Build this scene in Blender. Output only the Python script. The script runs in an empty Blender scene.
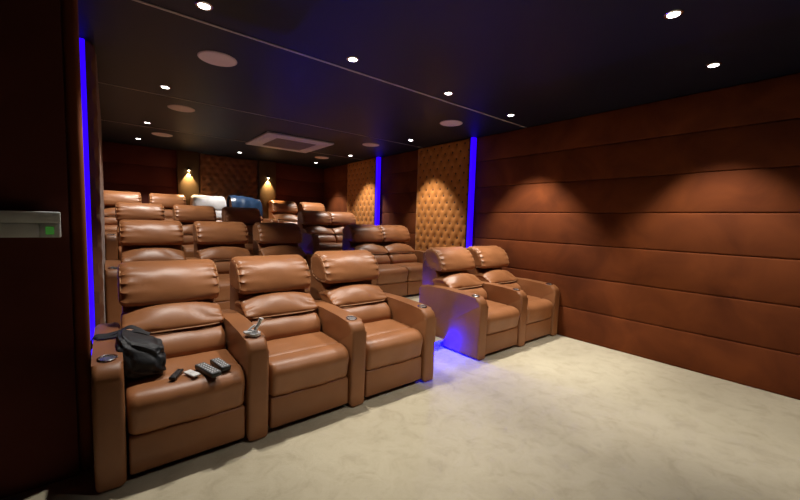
import bpy, bmesh, math, random
from mathutils import Vector, Matrix, noise as mnoise
random.seed(7)
S = bpy.context.scene
C = S.collection
PI = math.pi

# ------------------------------------------------------------------ helpers
def obj(name, bm, mat, parent=None, smooth=True, loc=None):
    bmesh.ops.recalc_face_normals(bm, faces=bm.faces[:])
    me = bpy.data.meshes.new(name)
    bm.to_mesh(me); bm.free()
    for m in (mat if isinstance(mat, (list, tuple)) else [mat]):
        me.materials.append(m)
    if smooth:
        me.shade_smooth() if hasattr(me, 'shade_smooth') else [setattr(p, 'use_smooth', True) for p in me.polygons]
        try: me.set_sharp_from_angle(angle=math.radians(42))
        except Exception: pass
    o = bpy.data.objects.new(name, me)
    C.objects.link(o)
    if parent: o.parent = parent
    if loc: o.location = loc
    return o

def tag(o, label, cat, group=None):
    o['label'] = label; o['category'] = cat
    if group: o['group'] = group
    return o

def thing(name, label, cat, loc=(0, 0, 0), rotz=0, group=None):
    o = bpy.data.objects.new(name, None)
    o.empty_display_size = .1
    C.objects.link(o); o.location = loc; o.rotation_euler = (0, 0, rotz)
    return tag(o, label, cat, group)

def struct(name, bm, mat, smooth=False):
    o = obj(name, bm, mat, None, smooth)
    o['kind'] = 'structure'
    return o

def copy_tree(o, parent=None):
    c = o.copy(); C.objects.link(c)
    if parent: c.parent = parent
    for ch in [x for x in S.objects if x.parent == o]:
        copy_tree(ch, c)
    return c

def box(bm, x0, x1, y0, y1, z0, z1, bev=0, seg=2, mi=0):
    g = bmesh.ops.create_cube(bm, size=1)
    vs = g['verts']
    for v in vs:
        v.co = Vector(((x0 + x1) / 2 + v.co.x * (x1 - x0), (y0 + y1) / 2 + v.co.y * (y1 - y0), (z0 + z1) / 2 + v.co.z * (z1 - z0)))
    fs = set(f for v in vs for f in v.link_faces)
    if mi:
        for f in fs: f.material_index = mi
    if bev:
        es = set(e for v in vs for e in v.link_edges)
        r = bmesh.ops.bevel(bm, geom=list(es), offset=bev, segments=seg, affect='EDGES', profile=.5)
        if mi:
            for f in r['faces']: f.material_index = mi
    return vs

def cyl(bm, c, r, h, seg=24, r2=None, rot=None, mi=0):
    M = Matrix.Translation(c)
    if rot is not None: M = M @ rot
    g = bmesh.ops.create_cone(bm, cap_ends=True, segments=seg, radius1=r, radius2=r if r2 is None else r2, depth=h, matrix=M)
    if mi:
        for v in g['verts']:
            for f in v.link_faces: f.material_index = mi
    return g['verts']

def ring(bm, c, R, r, seg=32, rs=8, M=None, squash=1.0):
    rows = []
    for i in range(seg):
        a = 2 * PI * i / seg
        row = []
        for j in range(rs):
            b = 2 * PI * j / rs
            p = Vector(((R + r * math.cos(b)) * math.cos(a), (R + r * math.cos(b)) * math.sin(a), r * math.sin(b) * squash))
            if M is not None: p = M @ p
            row.append(bm.verts.new(p + Vector(c)))
        rows.append(row)
    for i in range(seg):
        for j in range(rs):
            bm.faces.new((rows[i][j], rows[(i + 1) % seg][j], rows[(i + 1) % seg][(j + 1) % rs], rows[i][(j + 1) % rs]))

def tube(bm, pts, r, rs=8, closed=False):
    pts = [Vector(p) for p in pts]
    n = len(pts); rows = []
    prev = None
    for i, p in enumerate(pts):
        if closed: t = pts[(i + 1) % n] - pts[i - 1]
        else: t = pts[min(i + 1, n - 1)] - pts[max(i - 1, 0)]
        t.normalize()
        up = prev if prev is not None else (Vector((0, 0, 1)) if abs(t.z) < .9 else Vector((1, 0, 0)))
        a = t.cross(up).normalized(); b = a.cross(t).normalized(); prev = b
        rr = r[i] if isinstance(r, (list, tuple)) else r
        rows.append([bm.verts.new(p + a * (rr * math.cos(2 * PI * j / rs)) + b * (rr * math.sin(2 * PI * j / rs))) for j in range(rs)])
    for i in range(n if closed else n - 1):
        A = rows[i]; B = rows[(i + 1) % n]
        for j in range(rs):
            bm.faces.new((A[j], A[(j + 1) % rs], B[(j + 1) % rs], B[j]))
    if not closed:
        bm.faces.new(rows[0][::-1]); bm.faces.new(rows[-1])

def catmull(P, n, closed=True):
    P = [Vector((p[0], p[1])) for p in P]
    N = len(P); out = []
    for i in range(N if closed else N - 1):
        if closed: a, b, c, d = P[i - 1], P[i], P[(i + 1) % N], P[(i + 2) % N]
        else: a, b, c, d = P[max(i - 1, 0)], P[i], P[i + 1], P[min(i + 2, N - 1)]
        for k in range(12):
            t = k / 12
            out.append(.5 * ((2 * b) + (c - a) * t + (2 * a - 5 * b + 4 * c - d) * t * t + (3 * b - a - 3 * c + d) * t ** 3))
    if not closed: out.append(P[-1])
    # resample by length
    L = [0]
    M = len(out)
    for i in range(M if closed else M - 1): L.append(L[-1] + (out[(i + 1) % M] - out[i]).length)
    res = []; j = 0
    for k in range(n):
        s = L[-1] * (k / n if closed else k / (n - 1))
        while j < len(L) - 2 and L[j + 1] < s: j += 1
        t = (s - L[j]) / max(1e-9, L[j + 1] - L[j])
        res.append(out[j % M].lerp(out[(j + 1) % M], min(t, 1)))
    return res

def pillow(profile, w, cx=0, n=56, r=.06, pleat=0.0, kp=9, seed=0, crown=0.0, wob=.003, fold=0.0, arch=0.0):
    """A stuffed cushion: a closed (y,z) section swept along x, drawn in and gathered at both ends."""
    bm = bmesh.new()
    pr = catmull(profile, n)
    cen = sum(pr, Vector((0, 0))) / n
    Rm = sum((p - cen).length for p in pr) / n
    xs = []
    h = w / 2
    steps = [0, .012, .03, .06, .1, .16, .25, .4, .6, .8, 1]
    left = [-h + r * 1.6 * s for s in steps]
    k = 16
    mid = [-h + r * 1.6 + (w - 3.2 * r) * i / k for i in range(1, k)]
    xs = left + mid + [-x for x in reversed(left)]
    rows = []
    rnd = random.Random(seed)
    ph = [rnd.uniform(0, 6.28) for _ in range(6)]
    for x in xs:
        d = h - abs(x)
        t = max(0., 1 - d / r)
        inset = r * (1 - math.sqrt(max(0, 1 - t * t)))
        row = []
        for j, p in enumerate(pr):
            th = j / n * 2 * PI
            q = p - cen
            dist = q.length
            sgn = 0 if x < 0 else 1
            f = 1 - min(inset, .62 * Rm) / Rm
            pl = pleat * math.exp(-d / .05) * (math.sin(kp * th + ph[sgn]) + .5 * math.sin((kp * 2 + 3) * th + ph[2 + sgn]))
            nz = wob * mnoise.noise(Vector((x * 7, q.x * 9 + seed, q.y * 9)))
            fo = fold * max(0, math.sin(13 * x + 26 * q.y + ph[4])) ** 3 * math.exp(-((abs(x) - h * .55) / .09) ** 2)
            cr = crown * (1 - (x / h) ** 2)
            nn = q.normalized()
            g = cen + q * f + nn * (pl * min(1, d / .01 + .3) + nz - fo + cr)
            if arch and q.y > -.05: g.y -= arch * (abs(x) / h) ** 2.2 * min(1, (q.y + .05) / .11)
            row.append(bm.verts.new((cx + x, g.x, g.y)))
        rows.append(row)
    for a, b in zip(rows, rows[1:]):
        for j in range(n):
            bm.faces.new((a[j], a[(j + 1) % n], b[(j + 1) % n], b[j]))
    for row, sg in ((rows[0], -1), (rows[-1], 1)):
        inner = []
        for j in range(n):
            c = Vector((cx + sg * (h - .012), cen.x, cen.y))
            inner.append(bm.verts.new(row[j].co.lerp(c, .5)))
        cv = bm.verts.new((cx + sg * (h - .012), cen.x, cen.y))
        for j in range(n):
            bm.faces.new((row[j], row[(j + 1) % n], inner[(j + 1) % n], inner[j]))
            bm.faces.new((inner[j], inner[(j + 1) % n], cv))
    return bm

def prism(profile, x0, x1, bev=.02, seg=3, bm=None):
    bm = bm or bmesh.new()
    a = [bm.verts.new((x0, y, z)) for y, z in profile]
    b = [bm.verts.new((x1, y, z)) for y, z in profile]
    n = len(profile)
    fa = bm.faces.new(a[::-1]); fb = bm.faces.new(b)
    for i in range(n): bm.faces.new((a[i], a[(i + 1) % n], b[(i + 1) % n], b[i]))
    if bev:
        es = list(fa.edges) + list(fb.edges)
        bmesh.ops.bevel(bm, geom=es, offset=bev, segments=seg, affect='EDGES', profile=.5, clamp_overlap=True)
    return bm

# ------------------------------------------------------------------ materials
def new_mat(name):
    m = bpy.data.materials.new(name); m.use_nodes = True
    nt = m.node_tree
    return m, nt, nt.nodes['Principled BSDF']

def node(nt, t, **kw):
    n = nt.nodes.new(t)
    for k, v in kw.items():
        if k in n.inputs.keys() if hasattr(n.inputs, 'keys') else False: n.inputs[k].default_value = v
        else: setattr(n, k, v)
    return n

def ramp(nt, fac, stops):
    r = nt.nodes.new('ShaderNodeValToRGB')
    e = r.color_ramp.elements
    e[0].position, e[0].color = stops[0][0], (*stops[0][1], 1)
    e[1].position, e[1].color = stops[-1][0], (*stops[-1][1], 1)
    for p, c in stops[1:-1]:
        k = e.new(p); k.color = (*c, 1)
    nt.links.new(fac, r.inputs['Fac'])
    return r.outputs['Color']

def surface(name, c0, c1, rough=.6, scale=6, detail=4, bump=0, bscale=80, metallic=0, sheen=0, sheen_tint=None, coat=0, coords='Object', spec=.5, rough_var=0, distort=0, bdist=.002, voro=False):
    m, nt, b = new_mat(name)
    tc = nt.nodes.new('ShaderNodeTexCoord')
    n1 = node(nt, 'ShaderNodeTexNoise', Scale=scale, Detail=detail, Distortion=distort)
    nt.links.new(tc.outputs[coords], n1.inputs['Vector'])
    col = ramp(nt, n1.outputs['Fac'], [(.3, c0), (.7, c1)])
    nt.links.new(col, b.inputs['Base Color'])
    b.inputs['Roughness'].default_value = rough
    b.inputs['Metallic'].default_value = metallic
    b.inputs['Specular IOR Level'].default_value = spec
    if rough_var:
        mr = node(nt, 'ShaderNodeMapRange')
        nt.links.new(n1.outputs['Fac'], mr.inputs['Value'])
        mr.inputs['To Min'].default_value = rough - rough_var; mr.inputs['To Max'].default_value = rough + rough_var
        nt.links.new(mr.outputs[0], b.inputs['Roughness'])
    if sheen:
        b.inputs['Sheen Weight'].default_value = sheen
        b.inputs['Sheen Roughness'].default_value = .45
        if sheen_tint: b.inputs['Sheen Tint'].default_value = (*sheen_tint, 1)
    if coat: b.inputs['Coat Weight'].default_value = coat
    if bump:
        if voro:
            n2 = node(nt, 'ShaderNodeTexVoronoi', Scale=bscale); out = n2.outputs['Distance']
        else:
            n2 = node(nt, 'ShaderNodeTexNoise', Scale=bscale, Detail=3.0); out = n2.outputs['Fac']
        nt.links.new(tc.outputs[coords], n2.inputs['Vector'])
        bp = node(nt, 'ShaderNodeBump', Strength=bump, Distance=bdist)
        nt.links.new(out, bp.inputs['Height'])
        nt.links.new(bp.outputs['Normal'], b.inputs['Normal'])
    return m

def emit(name, col, strength):
    m, nt, b = new_mat(name)
    b.inputs['Base Color'].default_value = (*[min(1, c) for c in col], 1)
    b.inputs['Emission Color'].default_value = (*col, 1)
    b.inputs['Emission Strength'].default_value = strength
    return m

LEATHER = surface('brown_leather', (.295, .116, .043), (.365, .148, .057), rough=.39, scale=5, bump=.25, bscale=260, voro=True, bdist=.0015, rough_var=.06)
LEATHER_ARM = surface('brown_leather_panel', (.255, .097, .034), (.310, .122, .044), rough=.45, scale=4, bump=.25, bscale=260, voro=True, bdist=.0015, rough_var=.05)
PIPE = surface('tan_piping', (.50, .27, .13), (.56, .31, .16), rough=.5)
CHROME = surface('chrome', (.78, .78, .80), (.85, .85, .87), rough=.16, metallic=1)
CUPDARK = surface('cup_interior', (.42, .42, .43), (.5, .5, .51), rough=.25, metallic=.8)
BLACKPL = surface('black_plastic', (.012, .012, .013), (.02, .02, .022), rough=.4)
UNDER = surface('dark_base_board', (.012, .010, .009), (.02, .016, .014), rough=.8)
VELVET = surface('rust_velvet', (.105, .0235, .0048), (.20, .050, .0108), rough=.85, scale=2.2, detail=6, distort=.6, bump=.15, bscale=300, sheen=.06, sheen_tint=(.9, .40, .20), spec=.2)
VELVET_DK = surface('maroon_velvet', (.095, .025, .017), (.125, .034, .024), rough=.9, scale=2.5, detail=5, bump=.15, bscale=300, spec=.15)
VELVET_BR = surface('brown_velvet', (.16, .060, .022), (.21, .080, .030), rough=.85, scale=3, detail=5, bump=.15, bscale=300, sheen=.2, spec=.2)
TUFT = surface('golden_tan_velvet', (.47, .172, .036), (.56, .212, .048), rough=.7, scale=3, bump=.1, bscale=300, sheen=.35, sheen_tint=(1, .7, .4), spec=.25)
TUFTBTN = surface('tuft_button', (.10, .045, .018), (.13, .055, .022), rough=.8)
PILLAR = surface('taupe_fabric', (.105, .062, .028), (.130, .080, .036), rough=.85, scale=4, bump=.1, bscale=250, spec=.2)
CEIL = surface('dark_navy_paint', (.0060, .0095, .017), (.0085, .0125, .022), rough=.5, scale=1.2, detail=3, spec=.3)
TRIM = surface('aluminium_profile', (.42, .38, .36), (.48, .44, .42), rough=.45, metallic=.0)
WHITE = surface('off_white_enamel', (.82, .76, .80), (.86, .80, .84), rough=.5)
GRILLE = surface('ac_grille_grey', (.34, .28, .32), (.40, .33, .38), rough=.6)
SPK = surface('speaker_cloth', (.80, .68, .66), (.86, .74, .72), rough=.8, bump=.3, bscale=400, bdist=.001)
SPKRIM = surface('speaker_rim', (.58, .49, .47), (.64, .55, .53), rough=.5)
GREYBOX = surface('grey_plastic', (.58, .61, .60), (.66, .69, .68), rough=.5)
GREYBOX2 = surface('darker_grey_plastic', (.44, .47, .46), (.48, .51, .50), rough=.5)
BAGM = surface('black_nylon', (.008, .009, .012), (.018, .019, .024), rough=.6, scale=14, bump=.5, bscale=60, bdist=.004)
STRAPM = surface('black_webbing', (.010, .010, .012), (.016, .016, .02), rough=.7, bump=.3, bscale=200)
BROWNCLOTH = surface('brown_suede', (.14, .075, .045), (.20, .11, .07), rough=.85, scale=20, bump=.3, bscale=90)
REMG = surface('grey_remote_face', (.10, .105, .11), (.16, .165, .17), rough=.5)
REMW = surface('white_remote_plastic', (.74, .72, .70), (.80, .78, .76), rough=.4)
BTN = surface('pale_button', (.72, .73, .75), (.80, .81, .83), rough=.5)
BTNDK = surface('dark_button', (.03, .03, .035), (.05, .05, .055), rough=.5)
SILVER = surface('brushed_silver', (.74, .74, .75), (.82, .82, .83), rough=.35, metallic=.35)
GLAREWHITE = surface('silver_white_glare', (.56, .55, .56), (.66, .65, .66), rough=.7, scale=10, bump=.4, bscale=40, bdist=.004)  # overexposed look of lamp-lit leather, put into the colour
BLUECLOTH = surface('glossy_navy_nylon', (.012, .030, .070), (.025, .055, .120), rough=.3, scale=9, bump=.5, bscale=25, bdist=.006)
LED = emit('blue_led', (.022, 0.0, 1.0), 1.5)
STEPLED = emit('blue_step_led', (.01, .10, 1.0), 2)
LAMP = emit('lamp_lens', (1.0, .97, .95), 14)
LAMPW = emit('warm_lamp_lens', (1.0, .85, .55), 22)
GREEN = emit('green_indicator', (.10, .45, .07), .16)

def carpet_mat():
    m, nt, b = new_mat('beige_carpet')
    tc = nt.nodes.new('ShaderNodeTexCoord')
    a = node(nt, 'ShaderNodeTexNoise', Scale=6.5, Detail=7.0, Distortion=.5, Roughness=.68)
    c = node(nt, 'ShaderNodeTexNoise', Scale=1.7, Detail=3.0, Distortion=.3)
    d = node(nt, 'ShaderNodeTexNoise', Scale=420.0, Detail=2.0)
    for n in (a, c, d): nt.links.new(tc.outputs['Object'], n.inputs['Vector'])
    col = ramp(nt, a.outputs['Fac'], [(.34, (.455, .395, .275)), (.48, (.52, .46, .325)), (.60, (.548, .488, .35)), (.72, (.485, .425, .298))])
    col2 = ramp(nt, c.outputs['Fac'], [(.35, (.90, .89, .88)), (.65, (1.0, 1.0, 1.0))])
    mx = node(nt, 'ShaderNodeMix', data_type='RGBA', blend_type='MULTIPLY')
    mx.inputs[0].default_value = .8
    nt.links.new(col, mx.inputs[6]); nt.links.new(col2, mx.inputs[7])
    nt.links.new(mx.outputs[2], b.inputs['Base Color'])
    b.inputs['Roughness'].default_value = .95
    b.inputs['Specular IOR Level'].default_value = .1
    b.inputs['Sheen Weight'].default_value = .2
    ad = node(nt, 'ShaderNodeMath', operation='MULTIPLY_ADD')
    nt.links.new(a.outputs['Fac'], ad.inputs[0]); ad.inputs[1].default_value = 2.5
    nt.links.new(d.outputs['Fac'], ad.inputs[2])
    bp = node(nt, 'ShaderNodeBump', Strength=.5, Distance=.006)
    nt.links.new(ad.outputs[0], bp.inputs['Height'])
    nt.links.new(bp.outputs['Normal'], b.inputs['Normal'])
    return m
CARPET = carpet_mat()

# ------------------------------------------------------------------ room shell
XR = 4.66          # right wall face
XL = -.24          # base of the left wall of the seating part
YB = 9.25          # back wall face
ZC = 2.83
XF, YF = -1.8, -2.8
P2, P3, P4 = .24, .48, .73       # platform levels
Y2, Y3, Y4 = 3.46, 5.48, 7.32    # platform edges

bm = bmesh.new()
box(bm, XF, XR + .1, YF, YB, -.1, 0)
struct('floor', bm, CARPET)
for nm, y0, z1, z0 in (('floor_platform_second', Y2, P2, 0), ('floor_platform_third', Y3, P3, P2), ('floor_platform_rear', Y4, P4, P3)):
    bm = bmesh.new(); box(bm, XL, XR, y0, YB, z0 + .001, z1, .012, 2); struct(nm, bm, CARPET)
bm = bmesh.new(); box(bm, XF - .1, XR + .2, YF - .1, YB + .2, ZC, ZC + .1); struct('ceiling', bm, CEIL)
for i, y in enumerate((3.03, 5.15, 7.16)):
    bm = bmesh.new(); w = (.011, .006, .005)[i]
    box(bm, XL, XR, y - w, y + w, ZC - .006, ZC + .002); struct('trim_%d' % (i + 1), bm, TRIM)

def padded_wall(bm, x_face, sgn, y0, y1, zs, depth=.05, bev=.016):
    """horizontal upholstered courses; sgn=+1 the wall lies at larger x"""
    for a, b in zip(zs, zs[1:]):
        xa, xb = (x_face, x_face + depth) if sgn > 0 else (x_face - depth, x_face)
        box(bm, xa, xb, y0, y1, a + .001, b - .001, bev, 3)
ZS = [0, .395, .81, 1.22, 1.625, 2.03, 2.44, ZC]
bm = bmesh.new()
box(bm, XR + .03, XR + .2, YF, YB, -.1, ZC)
padded_wall(bm, XR, 1, YF, 3.88, ZS)
padded_wall(bm, XR, 1, 5.3, 6.50, ZS)
padded_wall(bm, XR, 1, 7.90, YB, ZS)
struct('wall_right', bm, VELVET, True)
bm = bmesh.new()
box(bm, XF - .1, XR + .2, YB + .02, YB + .2, -.1, ZC)
for a, b in zip(ZS, ZS[1:]):
    box(bm, XL, 1.18, YB - .02, YB + .03, a, b, .014, 2)
    box(bm, 3.32, XR, YB - .02, YB + .03, a, b, .014, 2)
struct('wall_back', bm, VELVET_DK, True)
bm = bmesh.new()
box(bm, XL - .15, XL, 2.66, YB, -.1, ZC)
struct('wall_left', bm, VELVET_DK, True)
# return wall beside the front row, its end upholstered and rounded
bm = bmesh.new()
box(bm, XF, -.161, 2.57, 2.76, 0, ZC)
struct('wall_return', bm, VELVET_DK, True)
bm = bmesh.new(); box(bm, -.160, -.098, 2.58, 2.75, 0, ZC, .022, 5); struct('trim_4', bm, VELVET, True)
bm = bmesh.new(); box(bm, XF - .1, XF, YF, 2.7, -.1, ZC); struct('wall_entrance', bm, VELVET_DK)
bm = bmesh.new(); box(bm, XF - .1, XR + .2, YF - .1, YF, -.1, ZC); struct('wall_front', bm, VELVET_DK)

# pillars on the back wall
PX = (1.39, 3.10)
for i, px in enumerate(PX):
    bm = bmesh.new(); box(bm, px - .205, px + .205, YB - .10, YB + .02, P4, ZC, .012, 2)
    struct('pillar', bm, PILLAR, True)

# ------------------------------------------------------------------ tufted panels (diamond buttoned)
def tufted(w, h, dx=.18, dz=.12, depth=.027, thick=.07, off=0.0):
    """panel in its own frame: u along +x (width), z up, face towards -y"""
    bm = bmesh.new()
    nu, nz = int(w / .0225), int(h / .02)
    def height(u, z):
        a = u / dx + z / (2 * dz); b = u / dx - z / (2 * dz)
        # button where a and b are both whole; pleats run along whole a or whole b
        fa = abs(a - round(a)); fb = abs(b - round(b))
        puff = (math.sin(PI * min(fa, 1) ) * math.sin(PI * min(fb, 1))) ** .45 if fa > 0 and fb > 0 else 0
        e = min(u, w - u, z, h - z)
        # distance to the nearest button
        ra, rb = round(a), round(b)
        d = 9
        for p in (ra - 1, ra, ra + 1):
            for q in (rb - 1, rb, rb + 1):
                d = min(d, math.hypot(u - (p + q) * dx / 2, z - (p - q) * dz))
        dim = 1 - math.exp(-(d / .037) ** 2)
        return depth * (.05 + .78 * dim + .17 * puff) * min(1, math.sqrt(max(e, 0) / .03))
    g = []
    for i in range(nu + 1):
        g.append([bm.verts.new((w * i / nu, -thick - height(w * i / nu + off, h * j / nz) if 0 < i < nu and 0 < j < nz else -thick, h * j / nz)) for j in range(nz + 1)])
    for i in range(nu):
        for j in range(nz):
            bm.faces.new((g[i][j], g[i + 1][j], g[i + 1][j + 1], g[i][j + 1]))
    # edge returns
    per = [g[i][0] for i in range(nu + 1)] + [g[nu][j] for j in range(1, nz + 1)] + [g[i][nz] for i in range(nu - 1, -1, -1)] + [g[0][j] for j in range(nz - 1, 0, -1)]
    bk = [bm.verts.new((v.co.x, 0, v.co.z)) for v in per]
    n = len(per)
    for k in range(n): bm.faces.new((per[k], bk[k], bk[(k + 1) % n], per[(k + 1) % n]))
    bm.faces.new(bk)
    # buttons
    for ia in range(-60, 80):
        for ib in range(-80, 80):
            u = (ia + ib) * dx / 2 - off; z = (ia - ib) * dz
            if .03 < u < w - .03 and .03 < z < h - .03:
                r = bmesh.ops.create_uvsphere(bm, u_segments=8, v_segments=5, radius=.022, matrix=Matrix.Translation((u, -thick - depth * .12, z)) @ Matrix.Diagonal((1, .5, 1, 1)))
                for v in r['verts']:
                    for f in v.link_faces: f.material_index = 1
    return bm

def tuft_panel(label, w, h, loc, rotz, mat=None, **k):
    o = obj('tufted_wall_panel', tufted(w, h, **k), [mat or TUFT, TUFTBTN], None, True, loc)
    o.rotation_euler.z = rotz
    return tag(o, label, 'wall panel')
# right wall: face looks to -x  -> rotate so local -y points to -x  (rotz = -90 deg), local x runs along -y
tuft_panel('golden tan button-tufted wall panel behind the front pair of recliners', 1.30, ZC - P2 - .004, (XR + .03, 5.29, P2 + .002), -PI / 2)
tuft_panel('farther golden tan tufted wall panel on the right wall, toward the back corner', 1.25, ZC - P3 - .004, (XR + .03, 7.89, P3 + .002), -PI / 2)
# left wall: face looks to +x (rotz = +90), local x runs along +y
o = tuft_panel('brown padded panel on the left wall beside the tall blue light strip', 3.30, ZC - P2 - .004, (XL, 4.00, P2 + .002), PI / 2, mat=VELVET_BR, thick=.163, depth=.034)
# back wall between the pillars
tuft_panel('dark tufted wall panel on the back wall between the two lit pillars', 1.27, ZC - P4 - .004, (1.61, YB + .015, P4 + .002), 0, mat=VELVET_BR, thick=.03, depth=.045)

def led_strip(label, x0, x1, y0, y1, z0, z1):
    t = thing('led_strip', label, 'light strip', ((x0 + x1) / 2, y1, z0), 0, 'tall blue light strips on the side walls')
    cx = (x0 + x1) / 2
    a = bmesh.new(); box(a, x0 - cx, x1 - cx, -.02, 0, 0, z1 - z0)
    obj('housing', a, BLACKPL, t, False)
    a = bmesh.new(); box(a, x0 - cx + .003, x1 - cx - .003, y0 - y1, -.02, 0.005, z1 - z0 - .01, .006, 2)
    obj('light_diffuser', a, LED, t)
led_strip('tall blue light strip on the left wall above the black bag', -.158, -.108, 3.94, 3.99, P2, ZC)
led_strip('tall blue light strip on the right wall right of the nearer tufted panel', 4.562, 4.645, 3.90, 3.98, P2, ZC)
led_strip('tall blue light strip on the right wall farther back above the second row sofa', 4.562, 4.645, 6.53, 6.62, P3, ZC)

# ------------------------------------------------------------------ aisle steps with blue light under the nosing
XA0, XA1 = 2.325, 2.985
for lab, y0, y1, z0, z1 in (('carpeted aisle step with blue light under its nosing, beside the front recliners', 2.86, Y2 - .005, 0, .115),
                            ('carpeted aisle step with blue light beside the second row sofa', 4.92, Y3 - .005, P2, P2 + .12),
                            ('carpeted aisle step with blue light beside the third row sofa', 6.75, Y4 - .005, P3, P3 + .125)):
    xa1 = XA1 if z0 == 0 else 2.91
    XA0 = 2.325 if z0 == 0 else 2.372
    t = thing('aisle_step', lab, 'step', ((XA0 + xa1) / 2, y0, z0), 0, 'carpeted steps of the aisle')
    hw = (xa1 - XA0) / 2
    a = bmesh.new(); box(a, -hw, hw, .05, y1 - y0, 0.002, z1 - z0 - .03); obj('riser', a, CARPET, t, False)
    a = bmesh.new(); box(a, -hw, hw, 0, y1 - y0, z1 - z0 - .03, z1 - z0, .008, 2); obj('tread', a, CARPET, t)
    a = bmesh.new(); box(a, -hw + .01, hw - .01, .024, .048, z1 - z0 - .042, z1 - z0 - .031); obj('light_strip', a, STEPLED, t, False)
    for k in range(6):      # the diodes of the strip, under the nosing
        L = bpy.data.lights.new('step_diode', 'POINT'); L.energy = (46 if k == 5 else 5) * (1 if z0 == 0 else .35); L.color = (.0, .0, 1); L.shadow_soft_size = .008
        lo = bpy.data.objects.new('step_diode', L); C.objects.link(lo); lo.parent = t
        lo.location = ((hw - .085) * (-1 + 2 * k / 5), .013, z1 - z0 - .056)

# ------------------------------------------------------------------ recliners
PR_HEAD = [(.695, .872), (.707, .95), (.757, 1.045), (.835, 1.108), (.93, 1.130), (1.02, 1.105), (1.06, 1.03), (1.04, .93), (.97, .872), (.86, .850), (.755, .848), (.715, .853)]
PR_LUMB = [(.553, .676), (.580, .730), (.634, .785), (.70, .820), (.80, .815), (.89, .78), (.88, .70), (.79, .66), (.66, .652), (.575, .655)]
PR_LOW = [(.455, .515), (.475, .575), (.53, .630), (.62, .655), (.73, .645), (.79, .57), (.75, .49), (.60, .462), (.49, .470)]
PR_SEAT = [(.66, .485), (.50, .492), (.34, .490), (.22, .489), (.178, .487), (.166, .476), (.154, .486), (.10, .486), (.045, .474), (.008, .445), (-.006, .405), (0.000, .355), (.010, .295), (.026, .258), (.10, .250), (.34, .250), (.60, .255), (.69, .33), (.70, .43)]
PR_SHELL = [(1.095, 1.06), (1.085, .70), (1.04, .20), (.98, .10), (.66, .10), (.60, .30), (.66, .52), (.80, .76), (.87, .90), (.92, 1.06), (1.0, 1.09)]
ARM_H = .132
def arm_profile():
    p = [(.98, .012), (.0, .012), (.0, .58)]
    R = .085
    for i in range(1, 8):
        a = PI - (PI / 2) * i / 8 * 1.0
        p.append((R + R * math.cos(a), .58 + R * math.sin(a)))
    p += [(.085, .667), (.22, .680), (.50, .690), (.80, .684), (.93, .672), (.97, .64)]
    return p

def arm(parent, xc):
    bm = prism(arm_profile(), xc - ARM_H / 2, xc + ARM_H / 2, .026, 4)
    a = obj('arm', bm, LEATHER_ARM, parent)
    bm = bmesh.new()
    z = .6715; y = .125
    M = Matrix.Rotation(math.radians(5), 3, 'X')
    ring(bm, (xc, y, z + .002), .040, .0065, 28, 8, M)
    ring(bm, (xc, y, z + .001), .026, .003, 24, 6, M)
    cup = obj('cup_holder', bm, CHROME, a)
    bm = bmesh.new()
    cyl(bm, (xc, y, z + .001), .038, .004, 28, rot=Matrix.Rotation(math.radians(5), 4, 'X'))
    obj('cup_holder_lid', bm, CUPDARK, a)
    return a

def pipe_along(profile, idx, w, r=.0045):
    """thin welt along x following section point idx"""
    p = Vector(profile[idx])
    pts = []
    h = w / 2 - .03
    for i in range(25):
        x = -h + 2 * h * i / 24
        pts.append((x, p.x - .028 + .014 * (abs(x) / h) ** 6, p.y + .008 + .004 * (abs(x) / h) ** 6))
    bm = bmesh.new(); tube(bm, pts, r, 6); return bm

def end_welt(profile, w, side, f=.86):
    pr = catmull(profile, 44)
    cen = sum(pr, Vector((0, 0))) / len(pr)
    pts = []
    for j, p in enumerate(pr):
        q = cen + (p - cen) * (f + .012 * math.sin(9 * j / 44 * 2 * PI))
        pts.append((side * (w / 2 - .010), q.x, q.y))
    bm = bmesh.new(); tube(bm, pts, .0042, 6, closed=True); return bm

def seat_unit(root, cx, w, seed=0):
    hd = obj('headrest', pillow(PR_HEAD, w + .02, 0, 80, .055, .0105, 15, seed + 1, .007, .006, .004), LEATHER, root, loc=(cx, 0, 0))
    for s in (-1, 1): obj('piping', end_welt(PR_HEAD, w + .02, s), PIPE, hd)
    lb = obj('lumbar_cushion', pillow(PR_LUMB, w + .004, 0, 60, .022, .006, 13, seed + 2, .001, .006, .012, .056), LEATHER, root, loc=(cx, 0, 0))
    obj('piping', pipe_along(PR_LUMB, 9, w), PIPE, lb)
    obj('lower_back_cushion', pillow(PR_LOW, w - .005, 0, 44, .045, .004, 8, seed + 3, .002, .004, .003), LEATHER, root, loc=(cx, 0, 0))
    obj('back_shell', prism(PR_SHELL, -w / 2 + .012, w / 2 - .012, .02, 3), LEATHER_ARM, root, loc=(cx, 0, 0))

def front_unit(root, cx, w, seed=0):
    obj('seat', pillow(PR_SEAT, w, 0, 76, .040, .0015, 8, seed + 4, .010, .004, .0), LEATHER, root, loc=(cx, 0, 0))
    bm = bmesh.new(); box(bm, -w / 2 + .004, w / 2 - .004, .018, .60, .036, .249, .014, 3)
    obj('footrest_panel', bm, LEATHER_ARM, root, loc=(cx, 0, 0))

def base_unit(root, x0, x1):
    bm = bmesh.new(); box(bm, x0 + .02, x1 - .02, .06, .95, .014, .10); obj('base', bm, UNDER, root, False)
    for x in (x0 + .05, x1 - .05):
        for y in (.085, .90):
            bm = bmesh.new(); cyl(bm, (x, y, .008), .018, .016, 14); obj('glide_foot', bm, BLACKPL, root)

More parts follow.
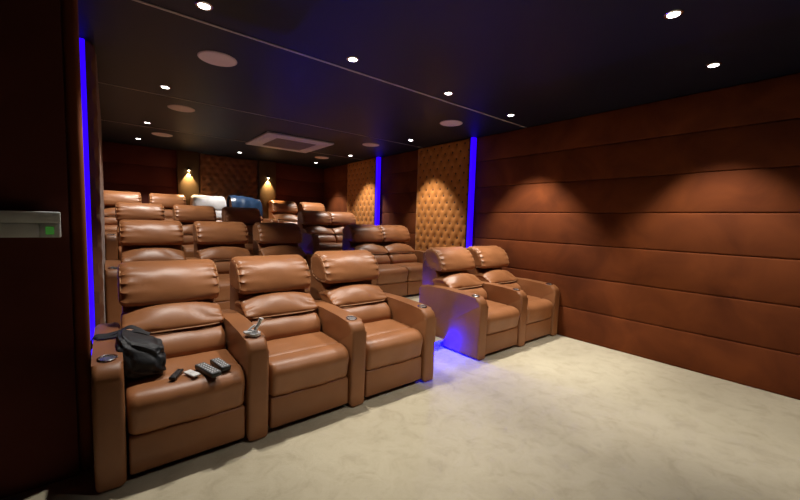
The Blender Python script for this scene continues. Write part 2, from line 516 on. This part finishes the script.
SW = .602          # cushion width
PITCH = .757
def make_recliner(left_arm):
    t = thing('recliner', 'x', 'recliner')
    seat_unit(t, 0, SW); front_unit(t, 0, SW)
    base_unit(t, -SW / 2, SW / 2)
    arm(t, PITCH / 2 - .003)
    if left_arm: arm(t, -PITCH / 2 + .003)
    return t

def make_sofa():
    t = thing('loveseat', 'x', 'sofa')
    for s in (-1, 1):
        seat_unit(t, s * .305, SW, 11 if s > 0 else 5); front_unit(t, s * .305, SW)
    base_unit(t, -.60, .60)
    arm(t, -.683); arm(t, .683)
    return t

proto = {True: make_recliner(True), False: make_recliner(False)}
used = set()
def place(kind, loc, label, group):
    p = proto[kind]
    o = p if kind not in used else copy_tree(p)
    used.add(kind)
    o.location = loc
    tag(o, label, 'sofa' if kind == 'sofa' else 'recliner', group)
    return o
R1 = 2.315
GF, G2, G3, G4 = 'front row recliners', 'second row recliners', 'third row recliners', 'back row recliners'
XS1 = (.353, .353 + PITCH, .353 + 2 * PITCH)
place(True, (XS1[0], R1, 0), 'brown leather recliner holding a black bag and four remotes, front row beside the left wall', GF)
place(False, (XS1[1], R1, 0), 'front row brown leather recliner, middle of three, right of the silver bracket', GF)
place(False, (XS1[2], R1, 0), 'brown leather recliner in the front row, next to the blue-lit aisle on its left side', GF)
place(True, (3.445, 2.372, 0), 'brown leather recliner of the front pair, outer arm glowing blue', GF)
place(False, (3.445 + PITCH, 2.372, 0), 'brown leather recliner of the front pair, tucked against the right wall', GF)
R2, R3, R4 = 4.36, 6.18, 7.94
XS2 = (.404, .404 + PITCH, .404 + 2 * PITCH)
for r, z, g, nm, ex in ((R2, P2, G2, 'second', ('directly behind the recliner with the black bag', 'middle of three, its headrest half in shadow', 'last before the aisle, its back in deep shadow')),
                        (R3, P3, G3, 'third', ('at the left wall', 'middle of three, darker than its neighbours', 'in front of the blue jacket'))):
    for i in range(3):
        place(i == 0, (XS2[i] - (.004 if nm == 'third' else 0), r, z), '%s row brown leather recliner, %s' % (nm, ex[i]), g)
XS4 = (.205, .205 + .755, .205 + 1.51, .205 + 2.265)
lab4 = ('brown leather recliner in the back row at the left wall', 'back row brown leather recliner below the left lit pillar',
        'recliner in the back row with a silvery white painted-glare cover over its back', 'recliner in the back row with a dark blue jacket over its back')
for i in range(4):
    place(i == 0, (XS4[i], R4, P4), lab4[i], G4)
place(True, (3.365, R4, P4), 'brown leather recliner in the back row below the right lit pillar', G4)
place(False, (3.365 + .757, R4, P4), 'brown leather recliner in the back row nearest the right wall', G4)
proto['sofa'] = make_sofa()
place('sofa', (3.70, R2, P2), 'brown leather two-seat sofa in the second row right of the aisle', 'two-seat sofas right of the aisle')
place('sofa', (3.665, R3, P3), 'third row brown leather two-seat sofa, partly hidden behind the nearer sofa', 'two-seat sofas right of the aisle')

for o in [x for x in S.objects if x.parent and x.name.startswith('headrest')]:
    p = o.parent
    if abs(p.location.y - R1) < .01:
        if abs(p.location.x - XS1[0]) < .01: o.location.z = -.034
        elif abs(p.location.x - XS1[1]) < .01: o.location.z = -.024
# ------------------------------------------------------------------ painted lamp glare and a jacket over two backs of the last row
def drape(profile_pts, x0, x1, offs, hem, seed, thick=.006, top=None, n=40, m=26):
    """cloth following an open (y,z) line over a headrest; hem(t,side) shifts the ends"""
    bm = bmesh.new()
    pr = catmull(profile_pts, n, closed=False)
    g = []
    for i in range(m + 1):
        t = i / m; x = x0 + (x1 - x0) * t
        row = []
        for j in range(n):
            p = pr[j].copy()
            tan = pr[min(j + 1, n - 1)] - pr[max(j - 1, 0)]
            nn = Vector((-tan.y, tan.x)).normalized()
            e = abs(j / (n - 1) - .5) * 2
            w = .010 * math.sin(t * 21 + seed + e * 3) * (.25 + e) + .006 * mnoise.noise(Vector((x * 14, j * .3, seed)))
            p += nn * (offs + max(w, -offs * .4))
            dz = hem(t, j / (n - 1))
            row.append((x, p.x, p.y + dz))
        g.append(row)
    V = [[bm.verts.new(c) for c in r] for r in g]
    for i in range(m):
        for j in range(n - 1):
            bm.faces.new((V[i][j], V[i + 1][j], V[i + 1][j + 1], V[i][j + 1]))
    bmesh.ops.recalc_face_normals(bm, faces=bm.faces[:])
    bmesh.ops.solidify(bm, geom=bm.faces[:], thickness=thick)
    return bm
LINE = [(.685, .62), (.67, .74), (.685, .86), (.70, .95), (.75, 1.06), (.825, 1.135), (.93, 1.165), (1.03, 1.135), (1.095, 1.06), (1.115, .92), (1.11, .75)]
def grown(profile, d, dz=0):
    pr = [Vector(p) for p in profile]; c = sum(pr, Vector((0, 0))) / len(pr)
    return [tuple(c + (p - c) + (p - c).normalized() * d + Vector((0, dz))) for p in pr]
o = thing('glare_shell', 'x', 'overlay', (XS4[2], R4, P4))  # added pale shell: lamp glare on the leather back, painted as white
obj('headrest_glare', pillow(grown(PR_HEAD, .022), SW + .05, 0, 60, .06, .010, 9, 3, .004, .010), GLAREWHITE, o)
obj('lumbar_glare', pillow(grown(PR_LUMB, .016), SW + .02, 0, 48, .05, .006, 8, 4, .003, .008), GLAREWHITE, o)
tag(o, 'silvery white painted-glare cover draped over a back row recliner between the lit pillars', 'overlay')
bm = drape(LINE, -.335, .325, .026, lambda t, s: (-.10 * max(0, t - .45) if .2 < s < .75 else (-.12 * t if s <= .2 else 0)), 4)
o = obj('jacket', bm, BLUECLOTH, None, True, (XS4[3], R4, P4))
tag(o, 'shiny dark blue jacket draped over the back of a back row recliner', 'jacket')

# ------------------------------------------------------------------ ceiling fixtures
def spot(name, parent, loc, power, size, blend, rot=(0, 0, 0), col=(1, .94, .86), rad=.03):
    L = bpy.data.lights.new(name, 'SPOT'); L.energy = power; L.spot_size = math.radians(size); L.spot_blend = blend
    L.color = col; L.shadow_soft_size = rad
    o = bpy.data.objects.new(name, L); C.objects.link(o); o.location = loc; o.rotation_euler = rot
    o.parent = parent
    return o
def make_downlight():
    t = thing('downlight', 'x', 'ceiling light')
    bm = bmesh.new(); ring(bm, (0, 0, -.003), .044, .010, 32, 8, squash=.5); obj('trim_ring', bm, CHROME, t)
    bm = bmesh.new(); cyl(bm, (0, 0, -.004), .034, .006, 28); obj('lens', bm, LAMP, t)
    return t
dl = None
POW = 105
downs = [(.53, 2.80, 'above the front row, leftmost near the top edge'), (1.68, 2.82, 'above the middle front recliner, large and bright'),
         (2.87, 2.83, 'above the front aisle'), (4.00, 2.83, 'above the front pair near the right wall'),
         (.52, 4.81, 'above the left end of the second row'), (4.04, 4.83, 'in front of the nearer tufted panel'),
         (.50, 6.84, 'above the left end of the third row'), (4.10, 6.90, 'in front of the farther tufted panel'),
         (.47, 8.40, 'above the left end of the back row'), (2.25, 8.41, 'above the back row between the pillars'), (4.02, 8.41, 'above the right end of the back row'),
         (2.87, .84, 'over the open carpet, nearest the top edge'), (3.98, .85, 'over the open carpet beside the right wall'), (1.68, .85, 'over the open carpet nearest the camera')
         ]
for i, (x, y, lab) in enumerate(downs):
    if dl is None: dl = make_downlight(); o = dl
    else: o = copy_tree(dl)
    o.location = (x, y, ZC)
    tag(o, 'small round recessed white downlight ' + lab, 'ceiling light', 'recessed downlights')
for o in [x for x in S.objects if x.name.startswith('downlight')]:
    x, y = o.location.x, o.location.y
    p = POW * (1.0 if y > 2 else .52 if x < 2 else .8) * ((2.2 if y < 3 else 1.5) if x > 3.9 else 1.18) * (.9 if y > 3 else 1)
    if x > 3.9: spot('downlight_spot', o, (0, 0, -.02), p, 77, .60, (0, math.radians(-7), 0))
    else: spot('downlight_spot', o, (0, 0, -.02), p, 86, .38)
def make_speaker():
    t = thing('ceiling_speaker', 'x', 'speaker')
    bm = bmesh.new(); ring(bm, (0, 0, -.002), .150, .008, 48, 8, squash=.6); obj('rim', bm, SPKRIM, t)
    bm = bmesh.new(); cyl(bm, (0, 0, -.004), .146, .008, 48); obj('speaker_grille', bm, SPK, t)
    return t
sp = None
for x, y, lab in ((.79, 3.63, 'left side, behind the pale ceiling line, largest in view'), (.78, 5.60, 'left side, second of the left line'), (.77, 7.65, 'left side, farthest of the left line'),
                  (3.75, 3.62, 'right side, nearest the blue strip and tufted panel'), (3.78, 5.65, 'right side, just right of the air conditioner'), (3.79, 7.63, 'right side, farthest, behind the air conditioner')):
    if sp is None: sp = make_speaker(); o = sp
    else: o = copy_tree(sp)
    o.location = (x, y, ZC)
    tag(o, 'round pale ceiling speaker on the ' + lab, 'speaker', 'round ceiling speakers')

t = thing('ceiling_air_conditioner', 'square white ceiling cassette air conditioner with grey centre grille', 'air conditioner', (2.63, 6.62, ZC))
bm = bmesh.new(); box(bm, -.60, .60, -.61, .61, -.035, -.001, .012, 2); fr = obj('fascia', bm, WHITE, t)
bm = bmesh.new()
box(bm, -.36, .36, -.37, .37, -.040, -.035)
for k in range(18):
    y = -.35 + .70 * k / 17
    box(bm, -.35, .35, y - .008, y + .008, -.048, -.040)
obj('intake_grille', bm, GRILLE, t, False)
for k in range(4):
    bm = bmesh.new(); box(bm, -.40, .40, -.52, -.43, -.041, -.036, .002, 1)
    lv = obj('louvre', bm, GRILLE if False else WHITE, t); lv.rotation_euler.z = k * PI / 2

# lamps at the pillars
for i, px in enumerate(PX):
    t = thing('pillar_spotlight', 'small bright warm spotlight at the top of the %s pillar on the back wall' % ('left' if i == 0 else 'right'), 'wall light', (px, YB - .10, 2.415), 0, 'pillar spotlights')
    bm = bmesh.new(); cyl(bm, (0, -.035, .03), .022, .06, 20); obj('lamp_body', bm, BLACKPL, t)
    bm = bmesh.new(); box(bm, -.012, .012, -.03, 0, .03, .05); obj('bracket', bm, BLACKPL, t, False)
    bm = bmesh.new(); bmesh.ops.create_uvsphere(bm, u_segments=16, v_segments=8, radius=.020, matrix=Matrix.Translation((0, -.035, -.002))); obj('lens', bm, LAMPW, t)
    spot('pillar_lamp', t, (0, -.024, -.026), 105, 74, .25, (math.radians(-5), 0, 0), (1, .72, .36), .008)

# ------------------------------------------------------------------ grey control box on the return wall
t = thing('wall_switch_box', 'grey wall switch box with a green indicator light at the left edge', 'switch box', (-.424, 2.57, 1.380)); t.scale = (1.06, 1, 1.06)
bm = bmesh.new(); box(bm, -.22, .22, -.045, 0, -.004 - .056, .062, .005, 2); obj('housing', bm, GREYBOX2, t)
bm = bmesh.new(); box(bm, -.22, .221, -.050, -.0455, .008, .061, .002, 2); obj('upper_lid', bm, GREYBOX, t)
bm = bmesh.new(); box(bm, -.22, .145, -.049, -.0455, -.058, .004, .002, 2); obj('lower_lid', bm, GREYBOX, t)
bm = bmesh.new(); box(bm, .150, .218, -.049, -.0455, -.058, .004, .002, 2); obj('indicator_panel', bm, GREYBOX, t)
bm = bmesh.new(); box(bm, .168, .198, -.0515, -.0492, -.046, -.008, .001, 1); obj('indicator_light', bm, GREEN, t)

# ------------------------------------------------------------------ bag and small things on the front left seat
CX, SY = XS1[0], R1
t = thing('bag', 'soft black bag slumped on the front left recliner against its arm', 'bag', (.135, SY + .30, .498))
bm = bmesh.new()
bmesh.ops.create_icosphere(bm, subdivisions=5, radius=1)
for v in bm.verts:
    c = v.co.copy()
    q = Vector([math.copysign(abs(a) ** .52, a) for a in c])
    m = max(abs(q.x), .001)
    n1 = mnoise.noise(c * 2.2 + Vector((3, 1, 7))); n2 = mnoise.noise(c * 6 + Vector((9, 2, 1)))
    k = 1 + .10 * n1 + .05 * n2 + .03 * math.sin(c.x * 9 + c.z * 14)
    v.co = Vector((q.x * .118 * k, q.y * .15 * k + .045 * max(0, q.z), (q.z * .106 * k + .106) - .03 * q.x * (q.z + 1)))
    if v.co.z < .004: v.co.z = .004
bag = obj('body', bm, BAGM, t)
bm = bmesh.new()
tube(bm, [(-.085, -.05 + .012 * i, .20 + .016 * math.sin(i * .55)) for i in range(13)], .005, 6); obj('zipper', bm, STRAPM, bag)
# strap: flat ribbon looping from the bag over the arm
def ribbon(pts, wv, th=.004):
    bm = bmesh.new(); rows = []
    for p in pts:
        p = Vector(p); rows.append((bm.verts.new(p - wv), bm.verts.new(p + wv)))
    for a, b in zip(rows, rows[1:]): bm.faces.new((a[0], a[1], b[1], b[0]))
    bmesh.ops.recalc_face_normals(bm, faces=bm.faces[:]); bmesh.ops.solidify(bm, geom=bm.faces[:], thickness=th)
    return bm
def spl(P, n=30):
    out = []
    P = [Vector(p) for p in P]
    for i in range(len(P) - 1):
        a, b, c, d = P[max(i - 1, 0)], P[i], P[i + 1], P[min(i + 2, len(P) - 1)]
        for k in range(n // (len(P) - 1) + 1):
            s = k / (n // (len(P) - 1) + 1)
            out.append(.5 * ((2 * b) + (c - a) * s + (2 * a - 5 * b + 4 * c - d) * s * s + (3 * b - a - 3 * c + d) * s ** 3))
    return out + [P[-1]]
bm = ribbon(spl([(.03, .16, .200), (-.04, .21, .235), (-.10, .22, .212), (-.16, .20, .205), (-.215, .19, .208), (-.237, .18, .18), (-.232, .16, .145)], 40), Vector((.004, .022, .004)))
obj('strap', bm, STRAPM, t)
bm = ribbon(spl([(.05, .09, .205), (-.02, .13, .226), (-.09, .15, .208), (-.15, .15, .203), (-.205, .16, .203)], 40), Vector((.006, .016, .003)))
obj('strap', bm, STRAPM, t)

def remote(name, label, loc, rz, w, l, h, mat, face, rows, cols, bmat):
    t = thing(name, label, 'remote control', loc, rz)
    t.rotation_euler.x = math.radians(1.0)
    bm = bmesh.new(); box(bm, -w / 2, w / 2, -l / 2, l / 2, 0, h, .005, 3); b = obj('body', bm, mat, t)
    if face is not None:
        bm = bmesh.new(); box(bm, -w / 2 + .004, w / 2 - .004, -l / 2 + .006, l / 2 - .006, h, h + .0012); obj('face_plate', bm, face, b, False)
    for i in range(rows):
        for j in range(cols):
            x = (j - (cols - 1) / 2) * (w - .012) / cols; y = l * .36 - i * l * .74 / max(1, rows - 1) if rows > 1 else 0
            bm = bmesh.new(); box(bm, x - (w - .02) / cols / 2.9, x + (w - .02) / cols / 2.9, y - .0045, y + .0045, h + .001, h + .0032, .001, 1); obj('button', bm, bmat, b)
    return t
ZSEAT = .4985
remote('remote_control', 'small slim black remote control on the front left seat, nearest the bag', (.292, SY + .13, ZSEAT), math.radians(-28), .036, .125, .018, BLACKPL, None, 3, 1, BTNDK)
remote('remote_control', 'small white remote control on the front left seat beside the slim black one', (.368, SY + .10, ZSEAT), math.radians(22), .046, .105, .012, REMW, None, 1, 1, BTN)
remote('remote_control', 'longer black remote with grey face on the front left seat', (.452, SY + .085, ZSEAT), math.radians(16), .060, .21, .026, BLACKPL, REMG, 7, 3, BTN)
remote('remote_control', 'rightmost black remote with grey face on the front left seat', (.532, SY + .135, ZSEAT - .001), math.radians(10), .058, .18, .026, BLACKPL, REMG, 6, 3, BTN)

# silver bracket standing in the cup holder between first and second seats
ax = XS1[0] + PITCH / 2
t = thing('phone_holder', 'silver metal bracket with upright rod on the arm between two front recliners', 'holder', (ax, SY + .11, .672)); t.scale = (1.25, 1.25, 1.2)
bm = bmesh.new(); cyl(bm, (0, 0, .008), .034, .014, 24); cyl(bm, (0, 0, .022), .022, .016, 20, .016); obj('base', bm, SILVER, t)
bm = bmesh.new(); tube(bm, [(.0, .0, .015), (.010, .0, .035), (.026, -.005, .065), (.036, -.01, .092)], [.009, .009, .010, .012], 10); obj('rod', bm, SILVER, t)
bm = bmesh.new(); box(bm, -.05, -.012, -.018, .018, .015, .028, .004, 2); obj('clip', bm, SILVER, t)
bm = bmesh.new(); tube(bm, [(-.03, .0, .028), (-.012, .0, .045), (.006, .0, .055)], .006, 8); obj('clip_arm', bm, SILVER, t)

# ------------------------------------------------------------------ camera (solved from the two room vanishing points)
vX = Vector((455, -15)); vY = Vector((-292, -37.4))
f = math.sqrt(-(vX.dot(vY)))
ex = Vector((vX.x, vX.y, f)).normalized(); ey = Vector((vY.x, vY.y, f)).normalized(); ez = ey.cross(ex).normalized()
if ez.y > 0: ez.negate()
ey = ez.cross(ex).normalized()
if ey.z < 0: ey.negate()
# camera axes (right, up, back) in world = columns; image frame is (right, down, forward)
right = Vector((ex.x, ey.x, ez.x)); down = Vector((ex.y, ey.y, ez.y)); fwd = Vector((ex.z, ey.z, ez.z))
cam = bpy.data.cameras.new('camera'); co = bpy.data.objects.new('camera', cam); C.objects.link(co)
M = Matrix((( right.x, -down.x, -fwd.x, 0), (right.y, -down.y, -fwd.y, 0), (right.z, -down.z, -fwd.z, 1.45), (0, 0, 0, 1)))
co.matrix_world = M
cam.sensor_width = 36; cam.lens = 36 * f / 800; cam.clip_start = .02
S.camera = co

w = bpy.data.worlds.new('world'); S.world = w; w.use_nodes = True
w.node_tree.nodes['Background'].inputs['Color'].default_value = (.02, .02, .03, 1)
w.node_tree.nodes['Background'].inputs['Strength'].default_value = 0.0
S.view_settings.view_transform = 'Standard'; S.view_settings.look = 'None'
S.view_settings.gamma = 1; S.view_settings.exposure = 0.0
S.view_settings.use_curve_mapping = False
S.cycles.max_bounces = 10; S.cycles.diffuse_bounces = 6
S.cycles.sample_clamp_indirect = 6
